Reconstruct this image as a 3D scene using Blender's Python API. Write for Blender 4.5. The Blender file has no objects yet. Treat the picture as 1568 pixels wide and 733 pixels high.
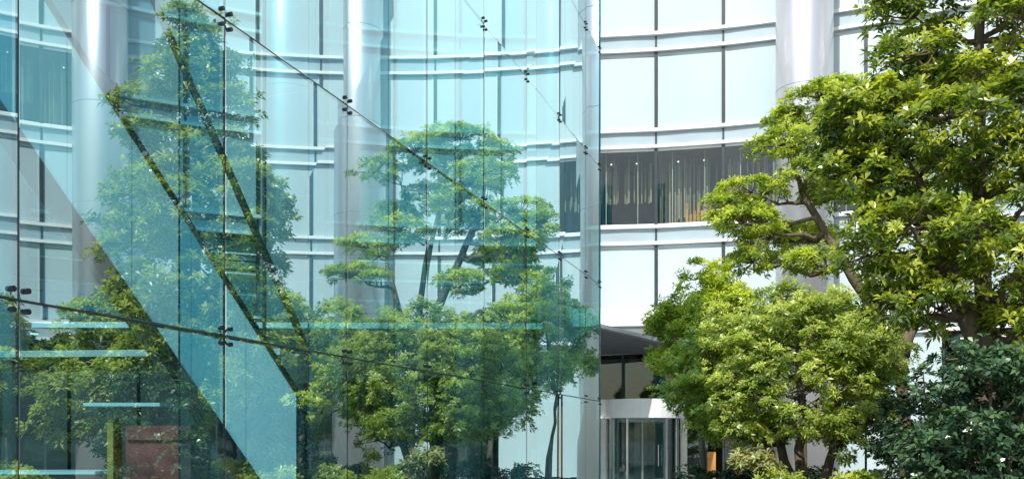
import bpy, math, numpy as np
from mathutils import Vector
rng=np.random.default_rng(7)
sc=bpy.context.scene
sc.view_settings.view_transform='Standard'
sc.view_settings.look='None'
sc.view_settings.exposure=0
# ---------------- world / sun / camera
SUN=Vector((-0.33,-0.62,0.71)).normalized()
w=bpy.data.worlds.new("World"); sc.world=w; w.use_nodes=True
nt=w.node_tree; nt.nodes.clear()
o=nt.nodes.new('ShaderNodeOutputWorld'); bg=nt.nodes.new('ShaderNodeBackground'); sk=nt.nodes.new('ShaderNodeTexSky')
sk.sky_type='NISHITA'; sk.sun_disc=False
sk.sun_elevation=math.asin(SUN.z); sk.sun_rotation=math.atan2(SUN.x,SUN.y)%(2*math.pi)
sk.air_density=1.0; sk.dust_density=2.0
bg.inputs[1].default_value=0.15
nt.links.new(sk.outputs[0],bg.inputs[0]); nt.links.new(bg.outputs[0],o.inputs[0])
sl=bpy.data.lights.new("sun",'SUN'); sl.energy=5.0; sl.angle=math.radians(0.5); sl.color=(1,0.96,0.88)
so=bpy.data.objects.new("sun",sl); sc.collection.objects.link(so); so.location=(-20,-30,50)
so.rotation_mode='QUATERNION'; so.rotation_quaternion=SUN.to_track_quat('Z','Y')
cd=bpy.data.cameras.new("camera"); co=bpy.data.objects.new("camera",cd); sc.collection.objects.link(co)
co.location=(0,0,1.7); co.rotation_euler=(math.pi/2,0,0)
cd.lens=32; cd.sensor_width=36; cd.shift_y=(672-366.5)/1568; cd.clip_end=2000; cd.clip_start=0.05
sc.camera=co
# ---------------- materials
def newmat(name):
    m=bpy.data.materials.new(name); m.use_nodes=True; n=m.node_tree; n.nodes.clear()
    out=n.nodes.new('ShaderNodeOutputMaterial'); return m,n,out
def ramp(n,fac,stops):
    r=n.nodes.new('ShaderNodeValToRGB'); cr=r.color_ramp
    while len(cr.elements)<len(stops): cr.elements.new(0.5)
    for e,(p,c) in zip(cr.elements,stops): e.position=p; e.color=(*c,1)
    n.links.new(fac,r.inputs[0]); return r.outputs[0]
def noise(n,scale,detail=4,stretch=None):
    tc=n.nodes.new('ShaderNodeTexCoord'); nz=n.nodes.new('ShaderNodeTexNoise'); nz.inputs['Scale'].default_value=scale; nz.inputs['Detail'].default_value=detail
    if stretch:
        mp=n.nodes.new('ShaderNodeMapping'); mp.inputs['Scale'].default_value=stretch
        n.links.new(tc.outputs['Object'],mp.inputs[0]); n.links.new(mp.outputs[0],nz.inputs['Vector'])
    else: n.links.new(tc.outputs['Object'],nz.inputs['Vector'])
    return nz.outputs['Fac']
def pbr(name,col,rough=0.5,metal=0.0,var=0.12,scale=3,coat=0.0,stretch=None,emis=None,bump=0.0):
    m,n,out=newmat(name); p=n.nodes.new('ShaderNodeBsdfPrincipled')
    f=noise(n,scale,5,stretch)
    c=ramp(n,f,[(0.3,tuple(x*(1-var) for x in col)),(0.7,tuple(min(1,x*(1+var)) for x in col))])
    n.links.new(c,p.inputs['Base Color'])
    p.inputs['Roughness'].default_value=rough; p.inputs['Metallic'].default_value=metal
    p.inputs['Coat Weight'].default_value=coat; p.inputs['Coat Roughness'].default_value=0.06
    if bump:
        b=n.nodes.new('ShaderNodeBump'); b.inputs['Strength'].default_value=bump; n.links.new(f,b.inputs['Height']); n.links.new(b.outputs[0],p.inputs['Normal'])
    if emis:
        p.inputs['Emission Color'].default_value=(*emis[0],1); p.inputs['Emission Strength'].default_value=emis[1]
    n.links.new(p.outputs[0],out.inputs[0]); return m
def glassmat(name,tint,refl,edge=0.5,rough=0.0,frost=0.0,refcol=(0.9,1,1),attr=False):
    m,n,out=newmat(name)
    t=n.nodes.new('ShaderNodeBsdfTransparent'); t.inputs[0].default_value=(*tint,1)
    if attr:
        at=n.nodes.new('ShaderNodeAttribute'); at.attribute_name='shade'
        c=ramp(n,at.outputs['Fac'],[(0,tuple(x*0.8 for x in tint)),(1,tuple(min(1,x*1.12) for x in tint))])
        n.links.new(c,t.inputs[0])
    g=n.nodes.new('ShaderNodeBsdfGlossy'); g.inputs['Roughness'].default_value=rough; g.inputs[0].default_value=(*refcol,1)
    lw=n.nodes.new('ShaderNodeLayerWeight'); lw.inputs[0].default_value=edge
    mr=n.nodes.new('ShaderNodeMapRange'); mr.inputs[3].default_value=refl; mr.inputs[4].default_value=0.95
    pw=n.nodes.new('ShaderNodeMath'); pw.operation='POWER'; pw.inputs[1].default_value=2.0
    n.links.new(lw.outputs['Facing'],pw.inputs[0]); n.links.new(pw.outputs[0],mr.inputs[0])
    mx=n.nodes.new('ShaderNodeMixShader'); n.links.new(mr.outputs[0],mx.inputs[0]); n.links.new(t.outputs[0],mx.inputs[1]); n.links.new(g.outputs[0],mx.inputs[2])
    n.links.new(mx.outputs[0],out.inputs[0]); return m
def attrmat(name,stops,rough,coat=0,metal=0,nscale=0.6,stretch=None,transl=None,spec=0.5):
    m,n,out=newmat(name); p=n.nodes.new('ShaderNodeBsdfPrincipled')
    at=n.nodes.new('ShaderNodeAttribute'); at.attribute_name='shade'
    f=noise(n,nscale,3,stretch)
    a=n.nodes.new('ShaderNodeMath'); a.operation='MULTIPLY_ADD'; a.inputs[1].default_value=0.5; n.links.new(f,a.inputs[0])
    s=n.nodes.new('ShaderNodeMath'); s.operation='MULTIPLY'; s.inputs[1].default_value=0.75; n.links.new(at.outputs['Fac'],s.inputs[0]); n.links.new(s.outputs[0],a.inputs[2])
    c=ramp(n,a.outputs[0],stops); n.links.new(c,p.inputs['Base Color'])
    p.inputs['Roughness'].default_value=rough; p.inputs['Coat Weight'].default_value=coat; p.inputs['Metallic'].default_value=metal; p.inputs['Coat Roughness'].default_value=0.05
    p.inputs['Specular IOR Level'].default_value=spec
    last=p.outputs[0]
    if transl:
        t=n.nodes.new('ShaderNodeBsdfTranslucent'); mm=n.nodes.new('ShaderNodeMixRGB'); mm.blend_type='MULTIPLY'; mm.inputs[0].default_value=1
        n.links.new(c,mm.inputs[1]); mm.inputs[2].default_value=(*transl[1],1); n.links.new(mm.outputs[0],t.inputs[0])
        mx=n.nodes.new('ShaderNodeMixShader'); mx.inputs[0].default_value=transl[0]; n.links.new(last,mx.inputs[1]); n.links.new(t.outputs[0],mx.inputs[2]); last=mx.outputs[0]
    n.links.new(last,out.inputs[0]); return m
M={}
M['panel']=attrmat('white_blind_panel',[(0.1,(0.31,0.44,0.49)),(0.5,(0.40,0.52,0.56)),(0.95,(0.49,0.59,0.62))],0.4,coat=0.4,nscale=0.35,stretch=(1,1,0.5))
M['spandrel']=pbr('spandrel',(0.35,0.45,0.50),0.35,var=0.06,scale=0.8,coat=0.3)
M['white']=pbr('white_aluminium',(0.82,0.84,0.84),0.35,var=0.04)
M['strip']=pbr('blind_edge',(0.60,0.68,0.70),0.5,var=0.04)
M['dark']=pbr('dark_mullion',(0.025,0.04,0.05),0.4,var=0.2)
M['black']=pbr('black_steel',(0.02,0.022,0.025),0.35,var=0.2)
M['silver']=pbr('brushed_aluminium_column',(0.68,0.69,0.72),0.32,metal=0.65,var=0.05,scale=1.5,stretch=(1,1,0.1))
M['steel']=pbr('stainless_steel',(0.6,0.62,0.64),0.25,metal=0.9,var=0.08)
M['seam']=pbr('seam',(0.25,0.27,0.3),0.5)
M['winglass']=glassmat('window_glass',(0.82,0.86,0.80),0.05)
M['glass']=glassmat('curtain_wall_glass',(0.34,0.80,0.90),0.42,0.5,refcol=(0.80,0.98,1.0),attr=True)
M['fin']=glassmat('glass_fin',(0.34,0.72,0.82),0.08,0.3)
M['glass2']=glassmat('return_glass',(0.66,0.91,0.95),0.08,0.4,attr=True)
M['clad']=pbr('pale_cladding',(0.80,0.88,0.90),0.4,var=0.05,scale=1)
M['doorglass']=glassmat('door_glass',(0.7,0.82,0.82),0.12,0.4)
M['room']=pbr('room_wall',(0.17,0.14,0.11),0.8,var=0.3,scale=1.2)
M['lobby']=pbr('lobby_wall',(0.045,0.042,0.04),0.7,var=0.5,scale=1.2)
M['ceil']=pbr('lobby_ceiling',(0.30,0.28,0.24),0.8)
M['curtain']=attrmat('grey_curtain',[(0.1,(0.18,0.16,0.13)),(0.9,(0.6,0.56,0.48))],0.9,nscale=3)
M['warm']=pbr('warm_glow_panel',(0.5,0.25,0.08),0.6,var=0.6,scale=2,emis=((1,0.5,0.15),0.18))  # orange colour plus weak emission imitates warm light indoors; not a lamp
M['lamp']=pbr('ceiling_light',(0.9,0.85,0.7),0.5,emis=((1,0.9,0.7),3))
M['soil']=pbr('soil',(0.06,0.045,0.03),0.95,var=0.4,scale=8,bump=0.4)
M['kerb']=pbr('granite_kerb',(0.35,0.34,0.33),0.7,var=0.15,scale=20)
M['grey']=pbr('canopy_soffit',(0.16,0.17,0.18),0.45,var=0.1)
M['bark']=pbr('bark',(0.13,0.10,0.07),0.9,var=0.5,scale=12,stretch=(1,1,0.25),bump=0.6)
M['red']=pbr('maroon_panel',(0.30,0.07,0.06),0.5,var=0.5)
M['yellow']=pbr('yellow_panel',(0.5,0.30,0.05),0.5,var=.3)
M['office']=attrmat('office_blinds',[(0.1,(0.35,0.5,0.5)),(0.5,(0.6,0.75,0.72)),(0.9,(0.8,0.88,0.85))],0.4,coat=0.5,nscale=0.5)
leafT=(1.5,1.7,0.6)
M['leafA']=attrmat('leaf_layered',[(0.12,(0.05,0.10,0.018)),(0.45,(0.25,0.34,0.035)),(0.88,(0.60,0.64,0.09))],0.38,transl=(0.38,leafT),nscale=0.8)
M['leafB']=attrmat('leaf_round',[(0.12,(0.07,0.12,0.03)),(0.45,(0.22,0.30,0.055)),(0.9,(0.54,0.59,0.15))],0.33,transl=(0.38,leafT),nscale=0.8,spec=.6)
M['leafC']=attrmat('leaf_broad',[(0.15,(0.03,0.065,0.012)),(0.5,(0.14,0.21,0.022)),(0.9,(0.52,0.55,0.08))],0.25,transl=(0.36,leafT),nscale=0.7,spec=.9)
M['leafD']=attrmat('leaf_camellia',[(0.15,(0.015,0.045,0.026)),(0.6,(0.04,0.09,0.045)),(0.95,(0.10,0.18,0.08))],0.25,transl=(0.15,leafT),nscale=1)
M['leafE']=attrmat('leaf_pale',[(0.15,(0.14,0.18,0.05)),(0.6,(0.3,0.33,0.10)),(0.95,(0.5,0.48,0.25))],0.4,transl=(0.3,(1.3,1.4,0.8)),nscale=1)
# ---------------- mesh builder
class MB:
    def __init__(s): s.v=[]; s.f=[]; s.a=[]
    def add(s,vs,fs,a=0.5):
        k=len(s.v); s.v+= [tuple(x) for x in vs]; s.f+=[tuple(i+k for i in f) for f in fs]; s.a+=[a]*len(fs)
    def hexa(s,b,t,a=0.5):
        s.add(list(b)+list(t),[(3,2,1,0),(4,5,6,7),(0,1,5,4),(1,2,6,5),(2,3,7,6),(3,0,4,7)],a)
    def box(s,c,size,rz=0,a=0.5):
        cx,cy,cz=c; sx,sy,sz=[x/2 for x in size]; cs,sn=math.cos(rz),math.sin(rz)
        q=[(cx+x*cs-y*sn,cy+x*sn+y*cs) for x,y in((-sx,-sy),(sx,-sy),(sx,sy),(-sx,sy))]
        s.hexa([(x,y,cz-sz) for x,y in q],[(x,y,cz+sz) for x,y in q],a)
    def prism(s,poly,z0,z1,a=0.5):
        n=len(poly); z0=z0 if isinstance(z0,(list,tuple)) else [z0]*n; z1=z1 if isinstance(z1,(list,tuple)) else [z1]*n
        vs=[(x,y,z0[i]) for i,(x,y) in enumerate(poly)]+[(x,y,z1[i]) for i,(x,y) in enumerate(poly)]
        s.add(vs,[tuple(range(n))[::-1],tuple(range(n,2*n))]+[(i,(i+1)%n,(i+1)%n+n,i+n) for i in range(n)],a)
    def tube(s,pts,rad,seg=8,a=0.5):
        pts=[Vector(p) for p in pts]; n=len(pts)
        if not isinstance(rad,(list,tuple)): rad=[rad]*n
        vs=[]
        for i,p in enumerate(pts):
            d=(pts[min(i+1,n-1)]-pts[max(i-1,0)]).normalized()
            u=d.cross(Vector((0.13,0.97,0.2)) if abs(d.y)<0.9 else Vector((1,0,0))).normalized(); v=d.cross(u)
            for k in range(seg):
                an=2*math.pi*k/seg; vs.append(p+(u*math.cos(an)+v*math.sin(an))*rad[i])
        fs=[(i*seg+k,i*seg+(k+1)%seg,(i+1)*seg+(k+1)%seg,(i+1)*seg+k) for i in range(n-1) for k in range(seg)]
        fs+=[tuple(range(seg))[::-1],tuple(range((n-1)*seg,n*seg))]
        s.add(vs,fs,a)
    def obj(s,name,mat,parent=None,smooth=False):
        me=bpy.data.meshes.new(name); me.from_pydata(s.v,[],s.f)
        at=me.attributes.new('shade','FLOAT','FACE'); at.data.foreach_set('value',np.array(s.a,dtype=np.float32))
        if smooth: me.polygons.foreach_set('use_smooth',[True]*len(me.polygons))
        me.materials.append(mat); ob=bpy.data.objects.new(name,me); sc.collection.objects.link(ob)
        if parent: ob.parent=parent
        return ob
def empty(name):
    e=bpy.data.objects.new(name,None); sc.collection.objects.link(e); e.empty_display_size=0.3; return e
# ---------------- ground
g=MB(); g.add([(-600,-600,0),(600,-600,0),(600,600,0),(-600,600,0)],[(0,1,2,3)])
m,n,out=newmat('plaza_paving'); p=n.nodes.new('ShaderNodeBsdfPrincipled'); br=n.nodes.new('ShaderNodeTexBrick'); tc=n.nodes.new('ShaderNodeTexCoord')
br.inputs['Scale'].default_value=1; br.inputs['Brick Width'].default_value=0.9; br.inputs['Row Height'].default_value=0.45; br.inputs['Mortar Size'].default_value=0.008
br.inputs['Color1'].default_value=(0.36,0.35,0.33,1); br.inputs['Color2'].default_value=(0.29,0.28,0.27,1); br.inputs['Mortar'].default_value=(0.1,0.1,0.1,1)
n.links.new(tc.outputs['Object'],br.inputs['Vector']); n.links.new(br.outputs['Color'],p.inputs['Base Color']); p.inputs['Roughness'].default_value=0.7; n.links.new(p.outputs[0],out.inputs[0])
g.obj('plaza_ground',m)
# ---------------- curved building
CX,CY,R=1.0,6.7,30.0
def AP(th,r,z):
    t=math.radians(th); return (CX+r*math.sin(t),CY+r*math.cos(t),z)
def arcbox(mb,t0,t1,r0,r1,z0,z1,a=0.5):
    b=[AP(t0,r0,z0),AP(t1,r0,z0),AP(t1,r1,z0),AP(t0,r1,z0)]; t=[(x,y,z1) for x,y,_ in b]; mb.hexa(b,t,a)
B=empty('curved_office_building')
T0=9.1-5*17; NB=34
FZ=[5.99,9.83,13.67,17.51,21.35,25.19,29.03]
pan=MB(); spa=MB(); led=MB(); mul=MB(); win=MB(); room=MB(); cur=MB(); off=MB(); warm=MB(); lamp=MB(); ceil=MB(); wfr=MB(); gl0=MB(); lob_=MB(); seam=MB(); stp=MB()
for i in range(NB):
    t0=T0+5*i; t1=t0+5; tm=t0+2.5
    for k,z in enumerate(FZ):
        arcbox(spa,t0,t1,R,R+0.2,z-0.33,z+0.33)
        for zz in(z-0.33,z+0.33):
            arcbox(led,t0,tm,R-0.16,R+0.05,zz-0.06,zz+0.06); arcbox(led,tm,t1,R-0.16,R+0.05,zz-0.06,zz+0.06)
        if k==len(FZ)-1: continue
        za,zb=z+0.40,FZ[k+1]-0.40
        left=t0<4
        clear=(k==1 and (4<=t0<23)) or (k==2 and 55<t0<66) or (k==3 and t0>72)
        if clear:
            arcbox(win,t0+.12,t1-.12,R+0.02,R+0.04,za,zb)
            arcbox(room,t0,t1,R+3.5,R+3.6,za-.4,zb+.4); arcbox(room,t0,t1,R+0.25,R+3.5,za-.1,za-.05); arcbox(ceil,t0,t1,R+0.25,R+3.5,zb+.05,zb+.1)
            arcbox(wfr,t0+.1,t1-.1,R-0.02,R+0.06,zb-.09,zb+0.0); arcbox(wfr,t0+.1,t1-.1,R-0.02,R+0.06,za,za+.05)
            ns=34
            for q in range(ns):
                if rng.random()<0.35: continue
                a0=t0+.15+(4.7/ns)*q; rr=R+1.2+0.12*math.sin(q*2.1)
                arcbox(cur,a0,a0+4.7/ns*0.7,rr,rr+.03,za+0.1+ (1.1 if (i%3==1) else .5*rng.random()),zb-rng.random()*.5,rng.random())
            arcbox(stp,t0+1.2,t0+1.27,R+.5,R+.55,za,zb); arcbox(stp,t0+3.6,t0+3.66,R+.5,R+.55,za,zb)
            if abs(t0-9.1)<.1 :
                for q in range(9): arcbox(warm,t0+2.2+q*.28,t0+2.4+q*.28,R+1.05,R+1.1,za,za+.4+.9*rng.random())
            if abs(t0-14.1)<.1: arcbox(warm,t0+0.2,t0+1.1,R+1.0,R+1.1,za,za+1.6)  # glowing panel added for the warm glow in this bay
            for q in range(2): arcbox(lamp,t0+1.6+q*1.9,t0+1.7+q*1.9,R+1.9,R+1.96,zb+.0,zb+.03)
        elif k==0 and left:
            arcbox(win,t0+.12,t1-.12,R+0.02,R+0.04,za,zb)
            h=za
            while h<zb:
                hh=min(zb,h+rng.choice([0.35,0.5,0.8])); 
                arcbox(off,t0,t1,R+0.35,R+0.4,h,hh-.06,rng.random()); h=hh
            arcbox(room,t0,t1,R+0.5,R+0.55,za-.3,zb+.3)
            for zz in(za+0.75,za+1.55,za+2.3): arcbox(wfr,t0,t1,R-0.03,R+0.0,zz,zz+.06)
        else:
            arcbox(pan,t0+.08,t1-.08,R+0.02,R+0.12,za,zb,0.35+0.6*rng.random())
            arcbox(stp,t0+.16,t0+.24,R+0.0,R+0.03,za+.05,zb-.05); arcbox(seam,t0+.1,t1-.1,R+0.005,R+0.03,zb-.16,zb-.145)
    arcbox(mul,t0-.12,t0+.12,R-0.06,R+0.1,6.4,FZ[1]-.42)
    for k in range(1,len(FZ)-1): arcbox(mul,t0-.12,t0+.12,R-0.06,R+0.1,FZ[k]+.42,FZ[k+1]-.42); arcbox(mul,t0-.07,t0+.07,R-0.03,R+0.1,FZ[k]-.24,FZ[k]+.24)
    if not(6<t0<12):
        solid=(16<t0<35 and i%3!=0)
        if solid: arcbox(pan,t0+.08,t1-.08,R+0.02,R+0.12,0.1,5.6,0.4+.5*rng.random())
        else:
            for q in range(2): arcbox(gl0,t0+.1+2.5*q,t0+2.4+2.5*q,R+0.5,R+0.53,0.1,5.55)
            for q in range(2):
                arcbox(mul,t0-.07+2.5*q,t0+.07+2.5*q,R+0.42,R+0.6,0.0,5.6)
            arcbox(mul,t0,t1,R+.44,R+.58,2.7,2.82)
    else:
        arcbox(gl0,t0+.1,t1-.1,R+.5,R+.53,3.3,5.55); arcbox(mul,t0-.07,t0+.07,R+.42,R+.6,3.2,5.6); arcbox(mul,tm-.05,tm+.05,R+.42,R+.6,3.2,5.6)
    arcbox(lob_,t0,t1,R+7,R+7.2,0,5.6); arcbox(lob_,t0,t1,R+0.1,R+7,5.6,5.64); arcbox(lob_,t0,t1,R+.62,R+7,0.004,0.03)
    for q in range(4):
        a0=t0+rng.random()*4; r0=R+2+rng.random()*4; arcbox([lob_,lob_,warm,mul,room,off][rng.integers(6)],a0,a0+0.3+rng.random()*.7,r0,r0+.3,0.03,.8+rng.random()*2.8,rng.random())
    for q in range(2): arcbox(lamp,t0+.8+q*2.2,t0+1.3+q*2.2,R+2.2,R+2.3,5.52,5.56)
tE=T0+5*NB
arcbox(led,T0,T0+.3,R-.2,R+7,0,29.3); arcbox(led,tE-.3,tE,R-.2,R+7,0,29.3)
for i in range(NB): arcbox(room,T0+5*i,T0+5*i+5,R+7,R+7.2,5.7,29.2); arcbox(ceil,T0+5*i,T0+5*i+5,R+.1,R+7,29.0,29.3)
for mb,nm,mt in((pan,'blind_panels','panel'),(spa,'spandrels','spandrel'),(led,'ledges','white'),(mul,'mullions','dark'),(win,'window_glass','winglass'),(gl0,'lobby_glazing','winglass'),(lob_,'lobby_interior','lobby'),(seam,'blind_hems','seam'),(stp,'blind_edges','strip'),
  (room,'interior_walls','room'),(cur,'curtains','curtain'),(off,'office_blinds','office'),(warm,'warm_glow_panels','warm'),(lamp,'ceiling_lights','lamp'),(ceil,'ceilings','ceil'),(wfr,'window_frames','white')):
    mb.obj(nm,M[mt],B)
for th,rd_,ro in((20,1.02,28.6),(1.3,0.68,28.6),(-18.9,1.0,28.6),(-38,1.0,28.6),(40,1.0,28.6),(60,1.0,28.6),(80,1,28.6)):
    x,y,_=AP(th,ro,0); c=MB(); e=empty('cylindrical_column')
    c.tube([(x,y,0),(x,y,30.5)],rd_,64); ob=c.obj('shaft',M['silver'],e,True)
    s=MB()
    for z in (3.1,6.9,10.7,14.5,18.35,22.2,26.0): s.tube([(x,y,z),(x,y,z+.025)],rd_+.004,64)
    s.obj('joints',M['seam'],e)
# ---------------- mezzanine inside the glass hall
MZ=empty('mezzanine_floor'); k=MB(); k.box((-6.2,28.3,4.85),(14.0,6.0,.4),.02); k.obj('slab',M['lobby'],MZ)
k=MB(); k.box((-6.2,25.27,4.86),(14.1,.05,.16),.02); 
for i in range(8): k.box((-12.5+1.8*i,27.2,4.636),(1.0,.12,.02))
k.obj('edge_trim_and_light_strips',M['strip'],MZ)
k=MB()
for i in range(7): k.box((-12.2+2.0*i,25.5,5.6),(1.9,.02,1.0),.02)
k.obj('balustrade_glass',M['fin'],MZ)
k=MB()
for i in range(5): k.tube([(-12.5+3.2*i,26.5,0),(-12.5+3.2*i,26.5,4.65)],.14,12)
k.obj('supports',M['dark'],MZ)
# ---------------- entrance canopy
C=empty('entrance_canopy')
poly=[(2.93,30),(7.4,35.9),(1.6,35.9),(2.2,33)]
c=MB(); c.prism(poly,[5.32,5.1,5.0,5.2],[5.36,5.14,5.04,5.24]); c.obj('soffit',M['grey'],C)
c=MB(); p2=[(2.88,29.92),(7.5,36.0),(1.5,36.0),(2.12,33)]; c.prism(p2,[5.37,5.15,5.05,5.25],[5.5,5.28,5.18,5.38]); c.obj('fascia',M['steel'],C)
c=MB(); arcbox(c,2.2,9,R-1.5,R-0.25,6.05,6.75); arcbox(c,9,13.5,R-1.5,R-0.25,6.05,6.75); c.obj('white_fascia_box',M['white'],C)
c=MB(); arcbox(c,2.2,9,R-1.4,R-0.2,5.75,6.05); arcbox(c,9,13.5,R-1.4,R-0.2,5.75,6.05); c.obj('fascia_underside',M['grey'],C)
# ---------------- revolving door
D=empty('revolving_door'); dx,dy=5.0,34.9; r=1.35
def ringseg(mb,a0,a1,r0,r1,z0,z1,n=12):
    for q in range(n):
        u=math.radians(a0+(a1-a0)*q/n); v=math.radians(a0+(a1-a0)*(q+1)/n)
        b=[(dx+rr*math.cos(t),dy+rr*math.sin(t)) for rr,t in((r0,u),(r0,v),(r1,v),(r1,u))]
        mb.hexa([(x,y,z0) for x,y in b],[(x,y,z1) for x,y in b])
h=MB(); ringseg(h,0,360,0.02,r+.08,2.5,3.2,36); h.box((dx,dy+.75,2.87),(3.3,1.2,.72)); h.obj('header',M['white'],D)
h=MB(); ringseg(h,180,238,r-.01,r+.01,0.05,2.5); ringseg(h,302,360,r-.01,r+.01,.05,2.5); 
for a in(35,125,215,305):
    t=math.radians(a); h.hexa([(dx+q*math.cos(t)+s*math.sin(t),dy+q*math.sin(t)-s*math.cos(t),.1) for q,s in((.1,-.006),(1.25,-.006),(1.25,.006),(.1,.006))],[(dx+q*math.cos(t)+s*math.sin(t),dy+q*math.sin(t)-s*math.cos(t),2.4) for q,s in((.1,-.006),(1.25,-.006),(1.25,.006),(.1,.006))])
h.obj('glass',M['doorglass'],D)
h=MB(); h.tube([(dx,dy,0),(dx,dy,2.5)],.06,12)
for a in(180,209,238,302,331,360):
    t=math.radians(a); h.box((dx+r*math.cos(t),dy+r*math.sin(t),1.27),(.08,.08,2.46),t)
for a in(35,125,215,305):
    t=math.radians(a)
    h.box((dx+1.27*math.cos(t),dy+1.27*math.sin(t),1.27),(.06,.05,2.4),t)
    for z in(.12,2.42): h.box((dx+.66*math.cos(t),dy+.66*math.sin(t),z),(1.2,.05,.12),t)
    h.tube([(dx+.95*math.cos(t)+.07*math.sin(t),dy+.95*math.sin(t)-.07*math.cos(t),zz) for zz in(.7,1.5)],.022,8)
for sx in(-1,1): h.box((dx+sx*1.55,dy-.05,1.25),(.26,.3,2.5)); 
h.obj('frame',M['steel'],D)
h=MB(); ringseg(h,0,360,0.02,r+.02,0.004,.05,36); h.obj('floor_ring',M['steel'],D)
h=MB()
for sx in(-1,1): h.box((dx+sx*2.2,dy+.9,1.25),(1.0,.02,2.4))
h.obj('side_glass',M['doorglass'],D)
# ---------------- glass curtain wall
G=empty('glass_curtain_wall')
def WP(Y,off=0,z=0):
    return Vector((-4.5+.337*Y+off*.948,Y-off*.319,z))
step=4.5*1394*0.000284
k0=4.5*1394/909; Ys=[k0+step*i for i in range(-5,8)]
Yend=18.7; Ys=[y for y in Ys if y<Yend-.4]+[Yend]
Zs=[0.08]+[2.48+2.4*i for i in range(7)]
pn=MB(); seal=MB(); fins=MB(); cab=MB(); sp=MB(); fe=MB()
for i in range(len(Ys)-1):
    for j in range(len(Zs)-1):
        ya,yb=Ys[i]+.008,Ys[i+1]-.008; za,zb=Zs[j]+.008,Zs[j+1]-.008
        jit=lambda:(rng.random()-.5)*0.012
        pn.add([WP(ya,jit(),za),WP(yb,jit(),za),WP(yb,jit(),zb),WP(ya,jit(),zb)],[(0,1,2,3)],rng.random())
for i,y in enumerate(Ys):
    seal.tube([WP(y,-.01,.05),WP(y,-.01,Zs[-1])],.010,6)
    a,b=WP(y,-.05),WP(y,-.42)
    fins.add([(a.x,a.y,.05),(b.x,b.y,.05),(b.x,b.y,Zs[-1]),(a.x,a.y,Zs[-1])],[(0,1,2,3)])
    fe.tube([(b.x,b.y,.05),(b.x,b.y,Zs[-1])],.008,6)
    for j,z in enumerate(Zs[1:],1):
        if j>6: break
        c=WP(y,.02,z)
        ddir=Vector((.337,1,0)).normalized(); nrm=Vector((.948,-.319,0))
        sp.tube([c-nrm*.12,c-nrm*.03],.014,8)
        for su in(-1,1):
            for sv in(-1,1):
                e=c+ddir*su*.05+Vector((0,0,sv*.058))
                sp.tube([c-nrm*.05,e-nrm*.04,e-nrm*.02],.008,6)
                sp.tube([e-nrm*.025,e+nrm*.004],.017,10)
for j,z in enumerate(Zs[1:],1):
    rr=.016 if j in(1,2) else .007
    cab.tube([WP(Ys[0],-.02,z),WP(Yend,-.02,z)],rr,8)
pn.obj('glass_panes',M['glass'],G); seal.obj('joint_seals',M['dark'],G); fins.obj('glass_fins',M['fin'],G); fe.obj('fin_edges',M['dark'],G); cab.obj('transom_rods',M['black'],G); sp.obj('spider_fittings',M['black'],G,False)
E=WP(Yend); rd=Vector((-.948,.319,0)); rp=MB(); rs=MB()
L=8.0; nr=5
for i in range(nr):
    a=E+rd*(L*i/nr+.01); b=E+rd*(L*(i+1)/nr-.01)
    for j in range(len(Zs)-1):
        rp.add([(a.x,a.y,Zs[j]+.008),(b.x,b.y,Zs[j]+.008),(b.x,b.y,Zs[j+1]-.008),(a.x,a.y,Zs[j+1]-.008)],[(0,1,2,3)],rng.random())
for i in range(nr+1):
    a=E+rd*(L*i/nr); rs.tube([(a.x,a.y,0),(a.x,a.y,Zs[-1])],.012 if i<nr else .05,6)
rp.obj('return_panes',M['glass2'],G); rs.obj('return_seals',M['dark'],G)
e=MB(); e.tube([E+Vector((.01,0,0)),E+Vector((.01,0,Zs[-1]))],.015,6); e.obj('corner_edge',M['fin'],G)
pb=MB(); a=WP(Ys[0],.05); b=WP(Yend,.05); a2=WP(Ys[0],-.2); b2=WP(Yend,-.2)
pb.hexa([(v.x,v.y,0.004) for v in(a,b,b2,a2)],[(v.x,v.y,.07) for v in(a,b,b2,a2)]); pb.obj('base_plinth',M['steel'],G)
# ---------------- steel bracing inside
S=empty('steel_bracing'); s=MB()
s.tube([(-5.95,14,9.45),(-5.51,14,8.45),(-3.35,14,3.53),(-2.05,14,.3)],.06,10)
s.obj('tie_member',M['black'],S)
s=MB()
a=Vector((-8.2,12,8.6)); b=Vector((-5.35,12.3,5.9))
for off_ in(0,.5): s.tube([a+Vector((0,0,off_)),b+Vector((0,0,off_))],.07,8)
for t in np.linspace(0,1,18):
    p=a.lerp(b,t); q=a.lerp(b,min(1,t+.06)); s.tube([p,q+Vector((0,0,.5))],.045,6); s.tube([p,p+Vector((0,0,.5))],.045,6)
s.obj('lattice_girder',M['black'],S)
# ---------------- clad inclined brace: pale cladding with dark edge flanges
ST=empty('inclined_brace'); A_=Vector((-3.0,12.67,0.05)); dr=Vector((-1.92,-1.67,3.54)); B_=A_+dr*1.75; up=Vector((0,0,1)); nb=Vector((.656,-.754,0))
N=6; s=MB(); 
for i in range(N):
    p=A_+dr*1.75*((i+.006)/N)+up*.35; q=A_+dr*1.75*((i+.994)/N)+up*.35
    s.hexa([p,q,q-nb*.1,p-nb*.1],[v+up*1.9 for v in(p,q,q-nb*.1,p-nb*.1)])
s.obj('cladding_panels',M['clad'],ST)
s=MB()
for z0,z1 in((0,.34),(2.26,2.36)):
    a=A_+up*z0+nb*.04; b=B_+up*z0+nb*.04; s.hexa([a,b,b-nb*.25,a-nb*.25],[v+up*(z1-z0) for v in(a,b,b-nb*.25,a-nb*.25)])
s.obj('flanges',M['black'],ST)
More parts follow.
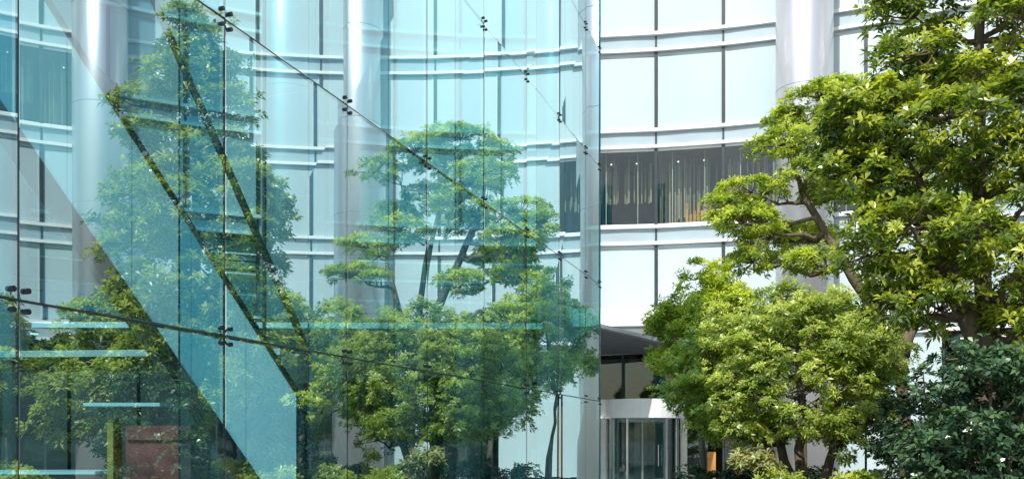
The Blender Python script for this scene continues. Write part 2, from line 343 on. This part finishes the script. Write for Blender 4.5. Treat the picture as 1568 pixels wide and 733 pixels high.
# ---------------- lobby kiosk, desk
K=empty('lobby_kiosk'); k=MB(); k.box((-5.15,13.6,.95),(.95,.7,1.9)); k.box((-5.15,13.22,1.75),(.9,.03,.12)); k.obj('maroon_cabinet',M['red'],K)
k=MB(); k.box((-5.85,13.4,1.0),(.09,.3,2.0)); k.obj('yellow_sign_post',M['yellow'],K)
k=MB(); k.box((-5.6,13.3,2.2),(1.1,.5,.05)); k.obj('shelf',M['strip'],K)
K=empty('reception_desk'); k=MB(); k.box((-8.5,16,.55),(2.6,.7,1.1)); k.obj('desk',M['room'],K); k=MB(); k.box((-8.5,15.95,1.13),(2.8,.9,.05)); k.obj('counter_top',M['strip'],K)
K=empty('lobby_partition'); k=MB()
for i in range(7): k.box((-13.0+1.35*i,17.5-.12*i,1.6),(1.28,.12,3.2),-.09)
k.obj('dark_panels',M['lobby'],K); k=MB(); k.box((-8.95,17.0,3.28),(9.6,.3,.12),-.09); k.obj('top_rail',M['steel'],K)
# ---------------- trees
def leafmesh(name,C,D,shade,k,L,W,mat,parent,droop=.15):
    N=len(C); D=D/np.linalg.norm(D,axis=1,keepdims=True)
    ref=np.where(np.abs(D[:,2:3])<.9,np.array([[0,0,1.]]),np.array([[1.,0,0]]))
    U=np.cross(D,ref); U/=np.linalg.norm(U,axis=1,keepdims=True); V=np.cross(D,U)
    ph=rng.random((N,1))*6.28+np.arange(k)[None,:]*2.399+rng.normal(0,.25,(N,k))
    al=np.radians(rng.uniform(35,92,(N,k)))
    perp=U[:,None]*np.cos(ph)[...,None]+V[:,None]*np.sin(ph)[...,None]
    dirs=D[:,None]*np.cos(al)[...,None]+perp*np.sin(al)[...,None]
    ln=L*rng.uniform(.65,1.2,(N,k))[...,None]
    side=np.cross(dirs,D[:,None]+rng.normal(0,.25,(N,k,3))); side/=np.linalg.norm(side,axis=2,keepdims=True)+1e-9
    b=C[:,None]+dirs*ln*.08; wd=W*rng.uniform(.8,1.2,(N,k))[...,None]
    m1=b+dirs*ln*.55+side*wd*.5+np.array([0,0,.06])*ln; m2=b+dirs*ln*.55-side*wd*.5+np.array([0,0,.06])*ln; t=b+dirs*ln-np.array([0,0,1.])*ln*droop
    vs=np.stack([b,m1,t,m2],axis=2).reshape(-1,3); nf=N*k
    me=bpy.data.meshes.new(name); me.vertices.add(nf*4); me.vertices.foreach_set('co',vs.astype(np.float32).ravel())
    me.loops.add(nf*4); me.loops.foreach_set('vertex_index',np.arange(nf*4,dtype=np.int32))
    me.polygons.add(nf); me.polygons.foreach_set('loop_start',np.arange(nf,dtype=np.int32)*4)
    me.update(calc_edges=True)
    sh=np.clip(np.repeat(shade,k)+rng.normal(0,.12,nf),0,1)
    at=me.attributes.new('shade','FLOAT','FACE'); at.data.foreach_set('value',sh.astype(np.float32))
    me.materials.append(mat); ob=bpy.data.objects.new(name,me); sc.collection.objects.link(ob); ob.parent=parent; return ob
def crown(lobes,dens,cr,wpc,upb,flat=.55,shell=.7):
    Cs=[];Ds=[];Ss=[];cl=[]
    for (cx,cy,cz,rx,ry,rz) in lobes:
        area=4*math.pi*((rx*ry)**1.6/3+(rx*rz)**1.6/3+(ry*rz)**1.6/3)**(1/1.6); n=max(4,int(area*dens))
        v=rng.normal(0,1,(n,3)); v[:,2]+=upb; v/=np.linalg.norm(v,axis=1,keepdims=True)
        rr=rng.uniform(shell,1.06,(n,1))
        P=np.array([cx,cy,cz])+v*rr*np.array([rx,ry,rz])
        for p,d in zip(P,v):
            cl.append(p); m=int(wpc*rng.uniform(.6,1.4)); q=rng.normal(0,1,(m,3)); q/=np.linalg.norm(q,axis=1,keepdims=True)
            rc=cr*rng.uniform(.6,1.4); q2=q*(rng.random((m,1))**.4)*rc*np.array([1,1,flat])
            Cs.append(p+q2); ax=q*np.array([1,1,.6])*.6+d*.45+np.array([-.1,-.2,.8]); Ds.append(ax)
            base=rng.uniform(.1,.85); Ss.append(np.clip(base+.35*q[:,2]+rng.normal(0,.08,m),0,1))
    return np.concatenate(Cs),np.concatenate(Ds),np.concatenate(Ss),np.array(cl)
def branchpath(a,b,sag,n=6,wob=.08):
    a=Vector(a); b=Vector(b); pts=[]
    ln=(b-a).length
    for i in range(n+1):
        t=i/n; p=a.lerp(b,t); p.z-=sag*ln*math.sin(math.pi*t)*.5
        if 0<i<n: p+=Vector(rng.normal(0,wob*ln*.35,3))
        pts.append(p)
    return pts
def tree(name,base,trunks,lobes,mat,dens=3,cr=.3,wpc=14,upb=.5,k=6,L=.11,W=.035,r0=.14,flat=.55,shell=.7,twigs=1.0,fork=(.35,.95)):
    T=empty(name); bx=Vector(base)
    lob=[(bx.x+l[0],bx.y+l[1],l[2],l[3],l[4],l[5]) for l in lobes]
    tb=MB(); ends=[]
    for tr in trunks:
        pts=[bx+Vector(p) for p in tr]; 
        fine=[]
        for i in range(len(pts)-1):
            for q in range(4): fine.append(pts[i].lerp(pts[i+1],q/4)+Vector(rng.normal(0,.018,3)))
        fine.append(pts[-1]); n=len(fine); rad=[r0*(1-.75*i/(n-1)) for i in range(n)]; rad[0]*=1.35
        tb.tube(fine,rad,10); ends.append((fine,rad))
    C_,D_,S_,cl=crown(lob,dens,cr,wpc,upb,flat,shell)
    lim=[]
    for l in lob:
        c=Vector(l[:3]); best=None
        for fine,rad in ends:
            lo=int(len(fine)*fork[0]); 
            for i in range(lo,len(fine)):
                if fine[i].z<c.z+.1 or i==lo:
                    dd=(fine[i]-c).length+.6*max(0,fine[i].z-c.z+.3)
                    if best is None or dd<best[0]: best=(dd,fine[i],rad[i])
        pts=branchpath(best[1],c,.18); n=len(pts); r1=min(best[2]*.65,.075); rad=[r1*(1-.75*i/(n-1)) for i in range(n)]
        tb.tube(pts,rad,7); lim.append(pts)
    allp=np.array([tuple(p) for pts in lim for p in pts[2:]])
    for p in cl:
        if rng.random()>twigs: continue
        j=np.argmin(((allp-p)**2).sum(1)); tb.tube(branchpath(allp[j],p,.1,3,.1),[.016,.012,.009,.006],5)
    tb.obj('trunk_and_branches',M['bark'],T,True)
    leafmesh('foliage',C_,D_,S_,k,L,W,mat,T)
    return len(C_)*k
cnt=0
LA=[(-1.5,0,9.45),(-2.25,.4,8.95),(-.6,-.3,9.2),(-2.85,-.4,8.2),(-1.6,.6,8.35),(-3.45,.2,7.3),(-2.35,-.7,7.5),(-1.3,.9,7.4),(-3.75,-.3,6.5),(-2.8,.7,6.4),(-.3,.5,8.2),(-3.4,.3,5.75),(-2.3,-.5,5.6),(.5,-.7,8.8),(.9,.4,7.9),(1.6,0,7.0),(1.2,-.8,6.1),(-.9,-1.3,6.9),(-1.8,1.6,6.6),(-2.0,-.2,9.3),(-1.0,.3,8.9),(-3.95,.1,6.9)]
LA=[(x,y,z,.62+.28*rng.random(),.62+.25*rng.random(),.22+.1*rng.random()) for x,y,z in LA]
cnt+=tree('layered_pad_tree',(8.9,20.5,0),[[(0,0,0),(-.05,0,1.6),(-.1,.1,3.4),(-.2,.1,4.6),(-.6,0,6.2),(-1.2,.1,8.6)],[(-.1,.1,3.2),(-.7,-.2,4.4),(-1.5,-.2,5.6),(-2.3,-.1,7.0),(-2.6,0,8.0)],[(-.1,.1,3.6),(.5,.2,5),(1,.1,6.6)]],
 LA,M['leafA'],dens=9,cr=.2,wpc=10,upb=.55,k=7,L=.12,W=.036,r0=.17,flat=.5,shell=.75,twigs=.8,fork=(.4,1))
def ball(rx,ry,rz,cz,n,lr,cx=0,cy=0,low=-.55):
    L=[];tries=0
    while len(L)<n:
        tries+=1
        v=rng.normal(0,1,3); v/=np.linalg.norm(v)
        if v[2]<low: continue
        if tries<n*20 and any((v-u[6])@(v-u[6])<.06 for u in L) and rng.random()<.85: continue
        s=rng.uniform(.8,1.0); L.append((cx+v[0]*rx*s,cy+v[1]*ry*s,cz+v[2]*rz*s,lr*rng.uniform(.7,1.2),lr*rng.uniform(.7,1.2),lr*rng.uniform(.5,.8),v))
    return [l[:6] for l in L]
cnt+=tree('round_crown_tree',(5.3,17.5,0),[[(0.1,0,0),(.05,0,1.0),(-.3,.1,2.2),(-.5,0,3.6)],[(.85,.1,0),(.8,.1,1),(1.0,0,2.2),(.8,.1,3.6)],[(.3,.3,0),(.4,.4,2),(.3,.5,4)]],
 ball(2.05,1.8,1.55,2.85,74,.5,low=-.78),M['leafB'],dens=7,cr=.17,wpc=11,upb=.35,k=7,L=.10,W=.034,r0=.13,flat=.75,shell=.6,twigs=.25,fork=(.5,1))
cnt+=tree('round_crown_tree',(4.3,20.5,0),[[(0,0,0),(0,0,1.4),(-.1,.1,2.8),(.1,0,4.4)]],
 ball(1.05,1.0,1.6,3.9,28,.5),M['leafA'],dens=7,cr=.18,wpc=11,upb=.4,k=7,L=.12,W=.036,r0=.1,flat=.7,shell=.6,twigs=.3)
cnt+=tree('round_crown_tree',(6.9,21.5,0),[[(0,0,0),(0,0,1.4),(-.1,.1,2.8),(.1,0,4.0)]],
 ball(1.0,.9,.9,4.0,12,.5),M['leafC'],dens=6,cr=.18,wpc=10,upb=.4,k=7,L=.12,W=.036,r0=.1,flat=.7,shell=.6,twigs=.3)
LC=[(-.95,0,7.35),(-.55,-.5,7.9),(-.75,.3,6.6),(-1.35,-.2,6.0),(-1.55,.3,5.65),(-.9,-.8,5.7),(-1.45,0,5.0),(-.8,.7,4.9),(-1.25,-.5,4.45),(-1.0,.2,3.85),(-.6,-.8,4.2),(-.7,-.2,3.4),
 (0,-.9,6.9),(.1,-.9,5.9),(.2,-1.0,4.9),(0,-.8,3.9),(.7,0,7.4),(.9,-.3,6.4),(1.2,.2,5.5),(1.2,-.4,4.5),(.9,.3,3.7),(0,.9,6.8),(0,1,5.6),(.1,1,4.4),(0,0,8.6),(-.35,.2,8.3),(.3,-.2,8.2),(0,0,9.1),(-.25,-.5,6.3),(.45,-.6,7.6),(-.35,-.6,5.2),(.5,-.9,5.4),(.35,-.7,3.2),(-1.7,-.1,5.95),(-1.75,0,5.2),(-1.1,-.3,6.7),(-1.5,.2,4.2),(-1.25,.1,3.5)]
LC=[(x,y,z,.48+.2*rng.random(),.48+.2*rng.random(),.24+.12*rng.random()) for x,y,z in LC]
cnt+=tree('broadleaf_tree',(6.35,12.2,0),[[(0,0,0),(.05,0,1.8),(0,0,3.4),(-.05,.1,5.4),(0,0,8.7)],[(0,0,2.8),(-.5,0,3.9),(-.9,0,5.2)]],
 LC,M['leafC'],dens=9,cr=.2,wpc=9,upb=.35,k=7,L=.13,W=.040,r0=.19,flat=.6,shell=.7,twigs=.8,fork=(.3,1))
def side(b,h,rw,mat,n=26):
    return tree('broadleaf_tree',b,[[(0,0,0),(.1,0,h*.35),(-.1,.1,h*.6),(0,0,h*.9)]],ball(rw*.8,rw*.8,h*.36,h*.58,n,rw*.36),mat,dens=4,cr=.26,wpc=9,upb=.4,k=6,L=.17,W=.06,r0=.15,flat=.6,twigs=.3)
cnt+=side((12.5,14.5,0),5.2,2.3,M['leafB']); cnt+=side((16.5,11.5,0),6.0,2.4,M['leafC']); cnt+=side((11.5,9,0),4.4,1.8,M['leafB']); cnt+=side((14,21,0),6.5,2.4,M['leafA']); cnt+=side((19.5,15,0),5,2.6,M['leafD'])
def bush(name,b,rx,ry,rz,cz,mat,n=20,L=.1,dens=8,W=.045,k=6):
    return tree(name,b,[[(0,0,0),(0,0,cz*.6),(.05,0,cz+rz*.4)],[(0.1,0,0),(.3,.1,cz*.7),(.5,.1,cz+.2*rz)]],ball(rx*.8,ry*.8,rz*.8,cz,n,min(rx,rz)*.36,low=-.9),mat,dens=dens,cr=.16,wpc=9,upb=.3,k=k,L=L,W=W,r0=.05,flat=.8,shell=.5,twigs=.3,fork=(.2,1))
cnt+=bush('camellia_bush',(5.75,11.0,0),1.05,.9,1.2,1.85,M['leafD'],26)
cnt+=bush('camellia_bush',(7.1,11.8,0),.9,.9,1.1,1.9,M['leafD'],20)
cnt+=bush('camellia_bush',(6.3,14.0,0),.8,.8,.9,1.7,M['leafD'],16)
PB=empty('planting_bed'); k=MB(); poly=[(3.4,19),(4.4,14.2),(4.2,10.2),(9.5,9.6),(19,8),(19,24),(7,23.5)]
k.prism(poly,0.004,.42); k.obj('granite_kerb',M['kerb'],PB)
cxm=sum(p[0] for p in poly)/7; cym=sum(p[1] for p in poly)/7
k=MB(); k.prism([(cxm+(x-cxm)*.97,cym+(y-cym)*.97) for x,y in poly],.3,.46); k.obj('soil',M['soil'],PB)
cnt+=bush('pale_leaf_shrub',(4.35,16.2,0),.42,.4,.5,1.05,M['leafE'],10,.12)
def cover(name,pts,mat,h,L=.1,r=.35):
    T=empty(name); lob=[(x,y,h+.12*rng.normal(),r,r,.28) for x,y in pts]; C_,D_,S_,cl=crown(lob,12,.13,8,.6,.8,.5); leafmesh('foliage',C_,D_,S_,6,L,L*.36,mat,T)
    st=MB()
    for x,y in pts:
        for q in range(4): st.tube([(x+rng.normal(0,.05),y+rng.normal(0,.05),.4),(x+rng.normal(0,.15),y+rng.normal(0,.15),h)],.012,5)
    st.obj('stems',M['bark'],T); return len(C_)*6
cnt+=cover('low_hedge',[(4.3+.42*i,15.2+.25*math.sin(i*1.7)-.02*i,) for i in range(14)],M['leafB'],.88)
cnt+=cover('low_hedge',[(3.7+.45*i,18.6+.3*math.sin(i*2.3)) for i in range(14)],M['leafD'],.8)
cnt+=cover('low_hedge',[(4.6+.45*i,12.9+.2*math.sin(i*2.3)) for i in range(10)],M['leafC'],.85)
cnt+=cover('low_hedge',[(9+.5*i,10.5+.3*math.sin(i*2.3)) for i in range(16)],M['leafB'],.9,r=.45)
print("LEAVES",cnt)
